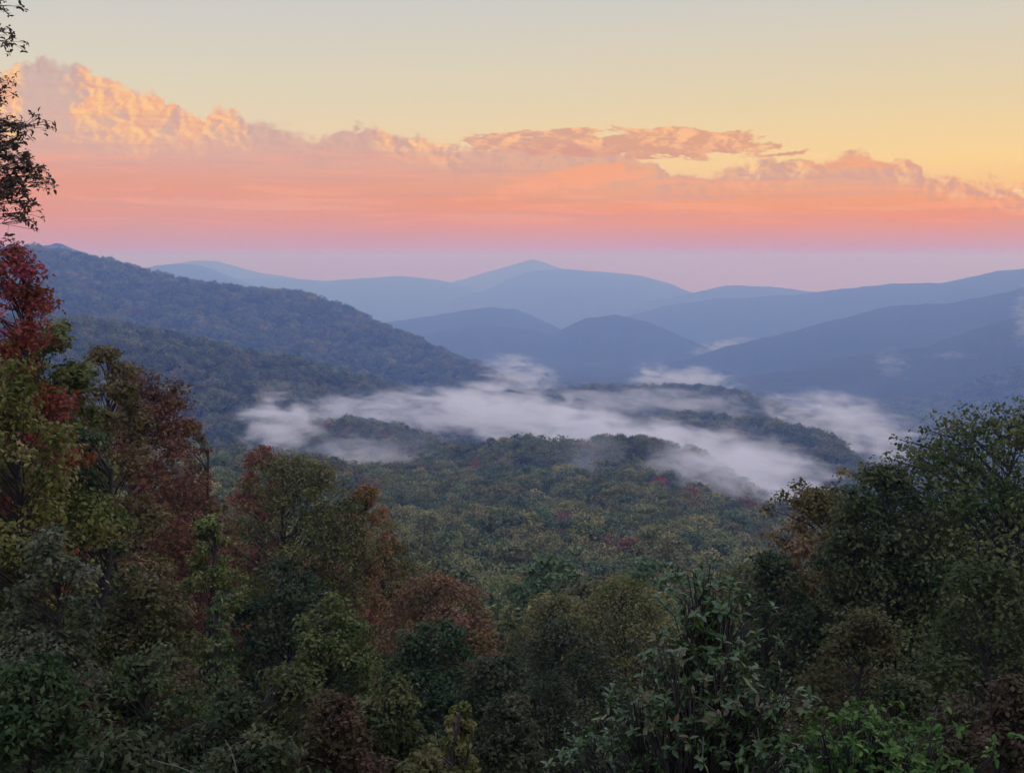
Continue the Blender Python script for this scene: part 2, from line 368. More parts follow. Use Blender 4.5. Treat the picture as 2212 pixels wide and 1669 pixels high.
# ------------------------------------------------------------------ foliage geometry
def unit(v): return v / np.maximum(np.linalg.norm(v, axis=-1, keepdims=True), 1e-9)
def leaf_quads(c, nrm, size, aspect, g, droop=.25):
    """folded four-cornered leaves around centres c"""
    n = len(c)
    t = unit(np.cross(nrm, g.normal(size=(n, 3)))); t[:, 2] -= droop; t = unit(t)
    b = unit(np.cross(nrm, t)); nn = unit(np.cross(t, b))
    s = size[:, None]
    v = np.stack([c - t * s * .5, c + b * s * aspect * .5 + nn * s * .10, c + t * s * .5, c - b * s * aspect * .5 + nn * s * .10], 1)
    return v.reshape(-1, 3)
def tube(pts, rad, sides=5):
    pts = np.asarray(pts, float); n = len(pts); vs = []
    for i in range(n):
        d = unit(pts[min(i + 1, n - 1)] - pts[max(i - 1, 0)])
        u = unit(np.cross(d, [.31, .17, .93] if abs(d[2]) < .9 else [1, 0, 0])); w = np.cross(d, u)
        for k in range(sides):
            a = 2 * math.pi * k / sides; vs.append(pts[i] + (u * math.cos(a) + w * math.sin(a)) * rad[i])
    q = [(i * sides + k, i * sides + (k + 1) % sides, (i + 1) * sides + (k + 1) % sides, (i + 1) * sides + k) for i in range(n - 1) for k in range(sides)]
    return np.array(vs), np.array(q)
def join(parts):
    V_, Q_, o = [], [], 0
    for v, q in parts: V_.append(v); Q_.append(q + o); o += len(v)
    return np.concatenate(V_), np.concatenate(Q_)
def envelope(u, shape):
    if shape == 'cone': return np.clip(1.05 - u, .04, 1) * (.9 + .1 * np.cos(u * 40))
    if shape == 'column': return np.clip(np.sin(np.pi * np.clip(u * .88 + .1, 0, 1)), 0, 1) ** .45 * .9
    return np.clip(np.sin(np.pi * np.clip(u * .9 + .08, 0, 1)), 0, 1) ** .6
def grow(h, rad, base, nclump, per, leaf, seed, shape='round', aspect=.6, stems=1, clump=.30, flat=.68, extra=None, limb=True, ragged=.2, droop=.25, up=.6):
    """one plant, base at the origin: returns (wood verts, quads), (leaf verts, tint)"""
    g = np.random.default_rng(seed)
    hc = h * (1 - base); ph = g.uniform(0, 6.28, 4)
    u = g.beta(1.5, 1.15, nclump) if shape != 'cone' else g.beta(1.0, 1.5, nclump)
    th = g.uniform(0, 2 * np.pi, nclump)
    lob = 1 + ragged * (np.sin(2 * th + ph[0] + 5 * u) * .5 + np.sin(3 * th - 7 * u + ph[1]) * .5) + g.normal(0, .08, nclump)
    rr = envelope(u, shape) * rad * lob * np.sqrt(g.uniform(.18, 1, nclump))
    c = np.stack([np.cos(th) * rr, np.sin(th) * rr, h * base + u * hc * .96], 1)
    rc = rad * clump * g.uniform(.45, 1.6, nclump) * (np.clip(1.25 - u, .45, 1) if shape == 'cone' else np.clip(1.35 - u * .6, .7, 1))
    lean = np.array([g.normal(0, .02), g.normal(0, .02)]) * h
    c[:, :2] += lean * (c[:, 2:3] / h) ** 2
    if extra is not None and len(extra):
        ex = np.asarray(extra, float); c = np.concatenate([c, ex[:, :3]]); rc = np.concatenate([rc, ex[:, 3]])
    n = len(c); wood = []
    for s in range(stems):
        k = 7; tt = np.linspace(0, 1, k)
        off = np.zeros((k, 3))
        sp = 0 if stems == 1 else rad * .35
        a = 6.28 * s / max(stems, 1) + ph[2]
        off[:, 0] = np.cumsum(g.normal(0, .012 * h, k)) * tt + np.cos(a) * sp * tt + lean[0] * tt * tt
        off[:, 1] = np.cumsum(g.normal(0, .012 * h, k)) * tt + np.sin(a) * sp * tt + lean[1] * tt * tt
        off[:, 2] = tt * h * .9 - .25 * (1 - tt)
        r0 = (.016 * h + .03) / (stems ** .5)
        wood.append(tube(off, r0 * (1 - tt * .88) + .006, 7))
        if s == 0: axis = off
    if limb:
        for i in range(n):
            zt = max(c[i, 2] - g.uniform(.35, .8) * math.hypot(c[i, 0], c[i, 1]) - .04 * h, h * base * .8)
            p0 = np.array([np.interp(zt, axis[:, 2], axis[:, 0]), np.interp(zt, axis[:, 2], axis[:, 1]), zt])
            d = c[i] - p0; tt = np.linspace(0, 1, 4)[:, None]
            pts = p0 + d * tt; pts[:, 2] += (np.sin(tt * np.pi) * .08 * np.linalg.norm(d)).ravel()
            pts[1:3] += g.normal(0, .03 * np.linalg.norm(d), (2, 3))
            L = np.linalg.norm(d); wood.append(tube(pts, (.012 * L + .008) * np.array([1, .7, .45, .2]), 4))
            for _ in range(1):
                e = c[i] + unit(g.normal(size=3) + [0, 0, .3]) * rc[i] * .85
                wood.append(tube([pts[2], (pts[2] + e) / 2 + g.normal(0, .03, 3), e], [.006 + .004 * L, .008, .004], 3))
    per_i = np.maximum((per * (rc / np.mean(rc)) ** 2).astype(int), 6); idx = np.repeat(np.arange(n), per_i); m = len(idx)
    d = unit(g.normal(size=(m, 3))); rad_ = np.where(g.random(m) < .3, np.abs(g.normal(0, .75, m)), g.uniform(0, 1, m) ** .5)
    loc = d * (rad_ * rc[idx])[:, None] * np.array([1, 1, flat])
    loc[:, 2] -= .15 * rc[idx] * rad_ ** 2
    p = c[idx] + loc
    nrm = unit(d * .55 + np.array([0, 0, up]) + g.normal(0, .45, (m, 3)))
    sz = leaf * g.uniform(.6, 1.25, m)
    lv = leaf_quads(p, nrm, sz, aspect, g, droop)
    tint = np.clip(.5 + g.normal(0, .16, m) + g.normal(0, .2, n)[idx], 0, 1)
    return join(wood), (lv, np.repeat(tint, 4))
def crown_mesh(lv, tint, mat, name='crown'):
    me = mesh_np(name, lv, np.arange(len(lv)).reshape(-1, 4), attr=tint); me.materials.append(mat); return me
def wood_mesh(w, name='trunk'):
    me = mesh_np(name, w[0], w[1], smooth=True); me.materials.append(BARK); return me
def link(name, data, parent=None, loc=None):
    o = bpy.data.objects.new(name, data); COL.objects.link(o)
    if parent: o.parent = parent
    if loc is not None: o.location = loc
    return o
def tag(o, label, cat, group=None):
    o['label'] = label; o['category'] = cat
    if group: o['group'] = group
# leaf colours (linear base colours)
BOOST = 1.4
WARM = (1.07, 1.03, .70)
G_DARK, G_MID, G_OLIVE, G_YEL = (.030, .050, .020), (.050, .080, .024), (.078, .088, .022), (.125, .125, .028)
RUST, BROWN, MAROON, RED, ORANGE = (.130, .062, .026), (.095, .055, .028), (.100, .034, .030), (.170, .022, .030), (.190, .085, .024)
TAKEN = []
def hero(name, label, cat, px, py_top, dist, half_px, colr, seed, base=.25, shape='round', leaf=.17, nclump=70, per=190, mat=None, group=None, aspect=.6, down=0.0, **kw):
    """a near tree: foot on the ground at its distance, top and spread as in the photograph"""
    a, t = pix_dir(px, py_top); x, y = math.sin(a) * dist, math.cos(a) * dist
    z0 = gz(x, y) - .1 - down; h = t * dist - z0; rad = half_px / FPX * dist
    root = link(name, None, loc=(x, y, z0)); root.empty_display_size = .5; tag(root, label, cat, group)
    if 'extra_px' in kw:
        ex = []
        for (qx, qy, rr) in kw.pop('extra_px'):
            p = at(qx, qy, dist); ex.append((p.x - x, p.y - y, p.z - z0, rr))
        kw['extra'] = ex
    kw.setdefault('clump', .25)
    w, (lv, ti) = grow(h, rad, base, int(nclump * 1.9), int(per * .60), leaf * (1.12 if dist > 35 else .98), seed, shape, aspect, **kw)
    link('trunk', wood_mesh(w), root)
    c = link('crown', crown_mesh(lv, ti, mat or LEAF), root); c.color = (*[v * BOOST * k for v, k in zip(colr, WARM)], 1)
    TAKEN.append((x, y, rad * .8)); return root

#@@HEROES
# ------------------------------------------------------------------ near trees and shrubs
hero('maple_tree', 'crimson maple rising at the edge of the overlook beside the olive tree', 'tree', -55, 482, 30, 160, (.140, .034, .016), 11, base=.45, shape='column', nclump=70, per=260, leaf=.13)
hero('broadleaf_tree', 'olive-green tree growing against the crimson maple', 'tree', 120, 628, 36, 130, G_OLIVE, 12, base=.3, nclump=80, per=230, leaf=.15)
hero('broadleaf_tree', 'yellowish green tree in front of the crimson maple', 'tree', 20, 740, 26, 170, (.10, .105, .026), 13, base=.3, nclump=80, per=230, leaf=.13)
hero('sourwood_tree', 'tall dark maroon-brown tree beside the olive tree on the near slope', 'tree', 330, 770, 52, 145, (.105, .048, .028), 14, base=.18, shape='column', nclump=110, per=220, leaf=.17, ragged=.4)
hero('broadleaf_tree', 'dark green tree standing before the maroon-brown tree', 'tree', 150, 880, 32, 110, G_DARK, 15, base=.2, nclump=70, per=200, leaf=.14)
hero('broadleaf_tree', 'small light yellow-green tree at the foot of the maroon-brown tree', 'tree', 455, 1085, 46, 75, (.105, .125, .035), 16, base=.2, nclump=55, per=170, leaf=.15)
hero('broadleaf_tree', 'red-topped tree behind the broad olive-green tree', 'tree', 515, 945, 74, 85, (.130, .050, .030), 17, base=.3, nclump=70, per=180, leaf=.2)
hero('broadleaf_tree', 'broad olive-green tree beside the red-topped tree', 'tree', 625, 958, 68, 165, (.072, .076, .022), 18, base=.2, nclump=130, per=200, leaf=.19, ragged=.35)
hero('broadleaf_tree', 'orange-tinged tree on the valley side of the broad olive-green tree', 'tree', 735, 1030, 72, 80, (.150, .085, .026), 19, base=.25, nclump=70, per=180, leaf=.2)
hero('dogwood_tree', 'spreading tree with rusty brown top and dark lower leaves below the valley woods', 'tree', 950, 1228, 58, 140, (.105, .066, .028), 20, base=.45, nclump=80, per=170, leaf=.17, flat=.5)
hero('broadleaf_tree', 'dark green leafy tree below the rusty brown tree', 'tree', 930, 1330, 44, 130, G_DARK, 21, base=.2, nclump=80, per=200, leaf=.16)
hero('hemlock_tree', 'small hemlock with level tiers of pale green boughs', 'tree', 455, 1235, 23, 100, (.060, .095, .040), 22, base=.1, shape='cone', nclump=120, per=90, leaf=.13, aspect=.3, flat=.18, clump=.34)
hero('broadleaf_tree', 'dark tree between the hemlock and the broad olive-green tree', 'tree', 620, 1180, 46, 130, (.030, .044, .020), 23, base=.2, nclump=80, per=200, leaf=.16)
hero('broadleaf_tree', 'mid-green tree growing below the dark tree and hemlock', 'tree', 720, 1270, 33, 120, (.062, .082, .024), 24, base=.15, nclump=80, per=210, leaf=.14)
hero('broadleaf_tree', 'grey-green tree under the tree before the maroon-brown tree', 'tree', 80, 1110, 22, 140, (.060, .070, .046), 25, base=.15, nclump=70, per=210, leaf=.11)
hero('broadleaf_tree', 'brownish green tree beneath the maroon-brown tree', 'tree', 300, 1215, 26, 140, (.066, .062, .028), 26, base=.15, nclump=80, per=210, leaf=.12)
hero('broadleaf_tree', 'brown-olive tree filling in between the olive-green and maroon-brown trees', 'tree', 235, 715, 44, 110, (.085, .070, .026), 51, base=.2, nclump=80, per=200, leaf=.16)
hero('broadleaf_tree', 'rust-brown tree squeezed between the maroon-brown and red-topped trees', 'tree', 425, 872, 60, 85, (.090, .060, .026), 52, base=.2, nclump=70, per=170, leaf=.18)
hero('broadleaf_tree', 'olive tree with orange edges beside the orange-tinged tree', 'tree', 820, 1108, 78, 95, (.100, .080, .024), 53, base=.2, nclump=70, per=160, leaf=.2)
hero('broadleaf_tree', 'green-gold tree behind the rusty brown spreading tree', 'tree', 900, 1185, 80, 95, (.088, .088, .024), 54, base=.2, nclump=70, per=160, leaf=.2)
# beyond the fog gap
hero('oak_tree', 'tall dark green tree towering over the rhododendron and oak', 'tree', 2150, 872, 42, 290, (.050, .068, .020), 31, base=.15, nclump=190, per=230, leaf=.16, ragged=.25,
     extra_px=[(1945, 950, .4), (1990, 925, .45), (2040, 905, .45), (2205, 866, .5), (2090, 888, .5), (2150, 875, .5), (1970, 975, .5), (1920, 990, .5)])
hero('oak_tree', 'brown-green oak leaning out over the fog gap', 'tree', 1760, 1024, 47, 150, (.095, .078, .026), 32, base=.15, nclump=110, per=220, leaf=.16, ragged=.22,
     extra_px=[(1820, 1020, .4), (1690, 1070, .45), (1660, 1100, .4), (1725, 1045, .45)])
hero('broadleaf_tree', 'dark tree filling the slope between the tall dark tree and the brown-green oak', 'tree', 1895, 978, 40, 150, (.038, .052, .020), 33, base=.1, nclump=130, per=220, leaf=.15)
hero('broadleaf_tree', 'dark green tree at the foot of the brown-green oak', 'tree', 1700, 1175, 42, 120, (.034, .048, .022), 34, base=.15, nclump=80, per=200, leaf=.15)
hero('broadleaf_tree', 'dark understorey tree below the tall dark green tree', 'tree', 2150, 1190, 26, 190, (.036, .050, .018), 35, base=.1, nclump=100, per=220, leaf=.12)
hero('broadleaf_tree', 'brown-tinged small tree behind the glossy rhododendron', 'tree', 1850, 1290, 28, 150, (.062, .058, .026), 36, base=.1, nclump=80, per=200, leaf=.12)
# mid foot of the slope
hero('broadleaf_tree', 'dark tree below the yellow-green valley edge trees', 'tree', 1230, 1330, 52, 150, (.034, .044, .020), 41, base=.15, nclump=90, per=200, leaf=.17)
hero('broadleaf_tree', 'yellow-green tree at the valley edge beside the rhododendron', 'tree', 1370, 1235, 78, 150, (.095, .100, .026), 42, base=.2, nclump=100, per=180, leaf=.2)
hero('broadleaf_tree', 'pale olive tree at the valley edge beside the rusty brown tree', 'tree', 1190, 1270, 82, 110, (.100, .098, .034), 43, base=.2, nclump=80, per=180, leaf=.2)
hero('broadleaf_tree', 'dark round tree beneath the valley edge trees', 'tree', 1090, 1400, 38, 130, (.030, .040, .020), 44, base=.1, nclump=80, per=200, leaf=.14)
hero('broadleaf_tree', 'green tree at the foot of the oaks beside the rhododendron', 'tree', 1585, 1200, 80, 110, (.070, .078, .026), 45, base=.2, nclump=80, per=170, leaf=.2)

#@@SHRUBS
SHRUBS = [
    ('dark green shrub filling the corner under the grey-green tree', 60, 1390, 13, 190, G_DARK, .085),
    ('dark shrub with scattered dull red leaves under the grey-green tree', 170, 1440, 15, 150, (.048, .036, .024), .085),
    ('leafy green shrub under the brownish green tree', 330, 1380, 15, 170, (.040, .056, .024), .09),
    ('dense deep green shrub beside the leafy green shrub', 480, 1470, 14, 160, (.032, .044, .020), .09),
    ('olive shrub below the mid-green tree', 620, 1420, 17, 150, (.050, .056, .022), .10),
    ('maroon-leaved shrub growing at the foot of the slope', 735, 1480, 15, 115, (.056, .038, .022), .085),
    ('green shrub rising behind the yellow-tipped sapling', 850, 1440, 18, 120, (.052, .062, .024), .10),
    ('yellow-tipped sapling beside the maroon-leaved shrub', 985, 1500, 13, 55, (.095, .100, .030), .075),
    ('dark shrub between the sapling and the rhododendron', 1090, 1500, 20, 120, (.032, .040, .020), .10),
    ('dark shrub under the dark round tree', 1180, 1440, 24, 140, (.030, .040, .020), .10),
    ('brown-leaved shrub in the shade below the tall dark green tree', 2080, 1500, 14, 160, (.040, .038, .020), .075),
    ('dark green shrub behind the bright green bush', 1960, 1440, 17, 130, (.036, .046, .020), .09),
    ('rust-flecked shrub under the dark understorey tree', 2190, 1430, 13, 110, (.050, .038, .024), .08),
    ('low green shrub in front of the maroon-leaved shrub', 560, 1560, 10, 170, (.038, .050, .022), .07),
    ('low olive shrub under the yellow-tipped sapling', 930, 1590, 10.5, 130, (.070, .068, .026), .07),
    ('low dark shrub below the leafy green shrub', 260, 1570, 9.5, 180, (.030, .042, .020), .07),
]
for i, (lab, px, py, d, hw, c, lf) in enumerate(SHRUBS):
    hero('shrub' if 'sapling' not in lab else 'sapling', lab, 'shrub' if 'sapling' not in lab else 'sapling', px, py, d, hw, c, 200 + i, base=.02, leaf=lf, nclump=85, per=165, stems=4, clump=.28, aspect=.5)

#@@RHODO
def blade(L, Wd, droop, fold, n=5):
    """a long leaf along +X from its stalk, folded along the midrib, curling down"""
    vs, q = [], []
    for i in range(n):
        t = i / (n - 1); w = Wd * .5 * (math.sin(math.pi * (t * .92 + .04)) ** .8)
        x, z = L * t, -droop * L * t * t
        vs += [(x, -w, z + fold * w), (x, 0, z), (x, w, z + fold * w)]
    for i in range(n - 1):
        a = i * 3; q += [(a, a + 3, a + 4, a + 1), (a + 1, a + 4, a + 5, a + 2)]
    return np.array(vs), np.array(q)
def leafy_bush(name, label, cat, px, py, dist, spots, colr, seed, leafL, leafW, whorl, mat, nparts=300, colr2=None, mixp=.0, droopr=(.15, .5), trunk=0):
    """a bush of big single leaves set in whorls at twig ends; spots = (picture x, y, depth offset m, spread m, whorls)"""
    g = np.random.default_rng(seed)
    a, _ = pix_dir(px, py); x0, y0 = math.sin(a) * dist, math.cos(a) * dist; z0 = gz(x0, y0) - .1
    root = link(name, None, loc=(x0, y0, z0)); tag(root, label, cat); root.empty_display_size = .4
    blades = []
    for k in range(5):
        v, q = blade(leafL, leafW, g.uniform(*droopr), g.uniform(.15, .45))
        m_ = mesh_np('leaf', v, q, smooth=True, attr=np.full(len(v), .3 + .12 * k)); m_.materials.append(mat); blades.append((v, q, m_))
    leaves, wood = [], []
    stemtop = np.array([0, 0, 0.0]); cs = []
    for (qx, qy, dd, spread, nw) in spots:
        c = at(qx, qy, dist + dd) - Vector((x0, y0, z0)); c = np.array(c); cs.append(c)
        p0 = np.array([g.normal(0, .12), g.normal(0, .12), 0]); mid = (p0 + c) / 2 + g.normal(0, .1, 3); mid[:2] = mid[:2] * .6 + .25 * p0[:2]
        if trunk:
            p0 = np.array([0, 0, c[2] - .35 * math.hypot(c[0], c[1])]); mid = (p0 + c) / 2 + g.normal(0, .06, 3) + np.array([0, 0, .12])
            wood.append(tube([p0, mid, c], [.011, .006, .003], 4))
        else: wood.append(tube([p0, mid, c], [.022, .014, .006], 5))
        for _ in range(nw):
            w = c + g.normal(0, 1, 3) * spread * np.array([1, 1, .75])
            wood.append(tube([mid * .3 + c * .7, (c + w) / 2 + g.normal(0, .03, 3), w], [.0035, .003, .002] if trunk else [.008, .006, .004], 3))
            ax = unit(unit(w - c) * .5 + np.array([0, 0, 1.0]) + g.normal(0, .25, 3))
            u = unit(np.cross(ax, g.normal(size=3))); vv = np.cross(ax, u)
            for j in range(whorl):
                th = 6.283 * j / whorl + g.normal(0, .2); el = g.normal(.25, .5)
                d = (u * math.cos(th) + vv * math.sin(th)) * math.cos(el) + ax * math.sin(el)
                d = unit(d); nz = unit(ax - d * (ax @ d) + g.normal(0, .25, 3)); nz = unit(nz - d * (nz @ d)); sd_ = np.cross(nz, d)
                leaves.append((w + ax * g.uniform(-.04, .03), np.stack([d, sd_, nz], 1), g.uniform(.45, 1.25), int(g.integers(5))))
    if trunk: wood.append(tube([[0, 0, -.3], [.1, .05, trunk * .5], [0, 0, trunk]], [.2, .13, .04], 9))
    link('stems' if not trunk else 'trunk', wood_mesh(join(wood), 'stems'), root)
    o3 = np.array([x0, y0, z0]); L = np.array([l[0] for l in leaves])
    # leaves nearest the eye and inside the view show largest: these are single parts
    Pw = L + o3; rr = np.hypot(Pw[:, 0], Pw[:, 1]); yv = np.abs(np.arctan2(Pw[:, 0], Pw[:, 1])); el_ = Pw[:, 2] / rr
    score = np.linalg.norm(Pw, axis=1) + np.where((yv < .41) & (el_ > -.40), 0, 5) - L[:, 2] * .25
    order = np.argsort(score); first = set(order[:nparts].tolist())
    from mathutils import Matrix
    restv, restq, rt, off = [], [], [], 0
    cl = lambda: colr2 if (colr2 and g.random() < mixp) else colr
    for i, (p, M, s, k) in enumerate(leaves):
        v, q, me = blades[k]
        if i in first:
            o = link('leaf', me, root); m4 = Matrix(M.tolist()).to_4x4() @ Matrix.Scale(s, 4); m4.translation = Vector(p); o.matrix_local = m4
            cc = cl(); f = g.uniform(.8, 1.2); o.color = (cc[0] * f, cc[1] * f, cc[2] * f, 1)
        else:
            restv.append((v * s) @ M.T + p); restq.append(q + off); off += len(v); rt.append(np.full(len(v), g.uniform(.2, .8)))
    if restv:
        me = mesh_np('foliage', np.concatenate(restv), np.concatenate(restq), attr=np.concatenate(rt), smooth=True); me.materials.append(mat)
        o = link('foliage', me, root); o['kind'] = 'stuff'; o.color = (*colr, 1)
    TAKEN.append((x0, y0, 1.2)); return root
rs = []
g0 = np.random.default_rng(5)
for _ in range(105):      # a leaning cone: tip high, broad below
    t = g0.uniform(0, 1) ** .75; yy = 1262 + t * 440
    wl = 330 * t ** .9; wr = 150 * t ** .6 + 25 * t
    rs.append((1525 + g0.uniform(-wl, wr), yy + g0.normal(0, 12), g0.uniform(-.8, .7) * (t + .15), 0.14, 5))
for _ in range(42):
    rs.append((1540 + g0.normal(0, 110), g0.uniform(1420, 1700), g0.uniform(-1.1, -.4), .14, 5))
leafy_bush('rhododendron_bush', 'tall rhododendron with long glossy leaves in front of the dark wooded slope', 'bush', 1500, 1450, 11, rs, (.046, .086, .018), 61, .080, .034, 8, LEAF_GLOSS, colr2=(.072, .062, .018), mixp=.35, droopr=(.05, .35))
rs = []
for _ in range(64):
    t = g0.uniform(0, 1) ** .6; yy = 1515 + t * 200; wl = 215 * t ** .55
    rs.append((1870 + g0.uniform(-wl, wl), yy + g0.normal(0, 8), g0.uniform(-.6, .6), 0.12, 6))
for _ in range(26):
    rs.append((1870 + g0.normal(0, 90), g0.uniform(1560, 1710), g0.uniform(-.9, -.4), .12, 6))
leafy_bush('leafy_bush', 'bright green bush with broad leaves beside the glossy rhododendron', 'bush', 1870, 1600, 11.5, rs, (.066, .135, .020), 62, .068, .036, 7, LEAF, droopr=(.1, .35))
# tall sparse tree outside the left edge whose twigs reach into view
tw = []
g1 = np.random.default_rng(9)
for (cx_, y0_, y1_, wd, nn) in ((0, -60, 20, 25, 5), (2, 55, 90, 16, 3), (-5, 150, 480, 30, 34), (35, 255, 310, 60, 9), (50, 345, 400, 62, 12), (25, 400, 480, 45, 10), (-90, -150, 480, 60, 40)):
    for _ in range(nn):
        tw.append((cx_ + g1.normal(0, wd * .6), g1.uniform(y0_, y1_), g1.normal(0, .25), .11, 7))
leafy_bush('sparse_tree', 'thin-leaved tree with sparse twigs hanging before the sunset sky above the maple', 'tree', -190, 300, 17, tw, (.085, .066, .036), 63, .058, .034, 6, LEAF, nparts=280, colr2=(.10, .05, .03), mixp=.2, droopr=(.3, .8), trunk=17)
# dry stalks in the lower left
def stalk(label, pts, dist):
    P_ = [np.array(at(x, y, dist + dd)) for x, y, dd in pts]
    base = Vector((P_[0][0], P_[0][1], gz(P_[0][0], P_[0][1])))
    P_ = [np.array([base.x, base.y, base.z - .05])] + P_
    v, q = tube([p - np.array(base) for p in P_], np.linspace(.006, .002, len(P_)), 5)
    m, nt_ = new_mat('dry_stalk'); n_ = noise(nt_, V(nt_, nt_.nodes.new('ShaderNodeTexCoord').outputs['Object']), 30, 3)
    out(nt_, princ(nt_, ramp(nt_, n_, [(.3, (.08, .075, .055)), (.7, (.14, .13, .10))]), .8).outputs[0])
    me = mesh_np('dry_stalk', v, q, smooth=True); me.materials.append(m)
    o = link('dry_stalk', me, loc=base); tag(o, label, 'stalk')
stalk('pale dry stalk standing up out of the low green shrub', [(512, 1690, 0), (508, 1650, 0), (498, 1618, 0), (486, 1596, .05)], 7.6)
stalk('pale dry stem leaning flat over the low dark shrub', [(418, 1668, 0), (385, 1655, 0), (330, 1640, .05)], 7.4)

#@@FOREST
# ------------------------------------------------------------------ the woods
def variants(n, h, rad, nclump, per, leaf, seed0, limb=True, clump=.36):
    L = []
    for k in range(n):
        g = np.random.default_rng(seed0 + k)
        L.append(grow(h * g.uniform(.9, 1.1), rad * g.uniform(.85, 1.15), .25 if limb else .3, nclump, per, leaf, seed0 + k, 'round' if k % 4 else 'column', .7, clump=clump, limb=limb, ragged=.35))
    return L
def scatter():
    xs, ys, sc_ = [], [], []
    for r0, r1, s in ((84, 420, 6.3), (420, 1000, 7.0), (1000, 1700, 8.6), (1700, 3000, 11.0)):
        n = int(r1 * 2 / s) + 2
        gx, gy = np.meshgrid((np.arange(n) - n / 2) * s, np.arange(0, n) * s * .9)
        gx = gx + rng.uniform(-.42, .42, gx.shape) * s; gy = gy + rng.uniform(-.42, .42, gy.shape) * s
        r = np.hypot(gx, gy); a = np.degrees(np.arctan2(gx, gy))
        k = (r >= r0) & (r < r1) & (np.abs(a) < 27.5)
        xs.append(gx[k]); ys.append(gy[k]); sc_.append(np.full(k.sum(), s / 7.0))
    x, y, s = map(np.concatenate, (xs, ys, sc_))
    for (tx, ty, tr) in TAKEN:
        k = np.hypot(x - tx, y - ty) > tr + 1.5; x, y, s = x[k], y[k], s[k]
    z = ground(x, y)
    # keep only trees not buried behind nearer ground
    azb = np.radians(np.arange(-28.5, 28.51, .1)); rb = np.geomspace(60, 3200, 260)
    A, B = np.meshgrid(azb, rb); t = ground(np.sin(A) * B, np.cos(A) * B) / B
    t = np.maximum.accumulate(t, 0)
    r = np.hypot(x, y); a = np.arctan2(x, y)
    ia = np.clip(np.round((a - azb[0]) / R(.1)).astype(int), 0, len(azb) - 1); ir = np.clip(np.searchsorted(rb, r * .98) - 1, 0, len(rb) - 1)
    vis = (z + 26) / r > t[ir, ia] - .002
    return x[vis], y[vis], z[vis], s[vis]
FX, FY, FZ, FS = scatter()
FR = np.hypot(FX, FY); FA = np.arctan2(FX, FY)
PAL = [('dark green', (.034, .050, .022)), ('mid-green', (.057, .071, .023)), ('olive', (.074, .080, .024)), ('yellow-green', (.105, .108, .028)), ('russet', (.120, .066, .028)), ('orange', (.170, .082, .026)), ('red', (.150, .046, .020))]
def pick_colours(x, y):
    n = len(x); f = fbm(x / 60, y / 60, 3, 501) ; u = rng.uniform(0, 1, n)
    w = np.stack([.24 - f * .2, .32 + f * 0, .25 + f * .1, .07 + f * .10, np.clip(f * .35 - .02, .008, 1), np.clip(f * .22 - .03, .004, 1), np.full(n, .0025)], 1)
    far = np.clip((np.hypot(x, y) - 450) / 500, 0, 1)[:, None] * np.array([0, 0, .35, .6, .85, .95, 1.0]); w = np.clip(w, .002, 1) * (1 - far); w /= w.sum(1, keepdims=True)
    return (u[:, None] > np.cumsum(w, 1)).sum(1).clip(0, 6)
PAL = [(n, tuple(v * (1.35 if n in ('russet', 'orange', 'red') else 2.4) * k for v, k in zip(c, (1.10, .97, .80)))) for n, c in PAL]
FC = pick_colours(FX, FY)
# the 270 trees that show largest are single things
inview = (np.abs(FA) < R(23)) 
order = np.argsort(np.where(inview, FR / FS, 1e9)); single = order[:262]
near_v = [(wood_mesh(w), crown_mesh(lv, ti, LEAF)) for w, (lv, ti) in variants(6, 15, 3.9, 60, 95, .42, 700)]
GRP = {i: n for i, (n, _) in enumerate(PAL)}
proto = {}
for k in single:
    v = int(rng.integers(6)); c = int(FC[k]); key = v
    if key not in proto:
        root = link('forest_tree', None); tr = link('trunk', near_v[v][0], root); cr = link('crown', near_v[v][1], root); proto[key] = (root, tr, cr)
    else:
        r0, t0, c0 = proto[key]
        root = r0.copy(); COL.objects.link(root); tr = t0.copy(); COL.objects.link(tr); tr.parent = root; cr = c0.copy(); COL.objects.link(cr); cr.parent = root
    s = FS[k] * rng.uniform(.7, 1.35)
    root.location = (FX[k], FY[k], FZ[k] - .3); root.rotation_euler = (0, 0, rng.uniform(0, 6.28)); root.scale = (s, s, s * rng.uniform(.85, 1.05))
    j = rng.uniform(.85, 1.15, 3); cr.color = tuple(np.array(PAL[c][1]) * j) + (1,)
    dg = math.degrees(FA[k]); by = 'broad olive-green tree' if dg < -6.5 else 'rusty brown spreading tree' if dg < 1.5 else 'glossy rhododendron' if dg < 11.5 else 'brown-green oak'
    lab = f"{'narrow' if v % 4 == 0 else 'round'} {PAL[c][0]} tree in the valley woods behind the {by}"
    tag(root, lab, 'tree', lab)
rest = np.ones(len(FX), bool); rest[single] = False

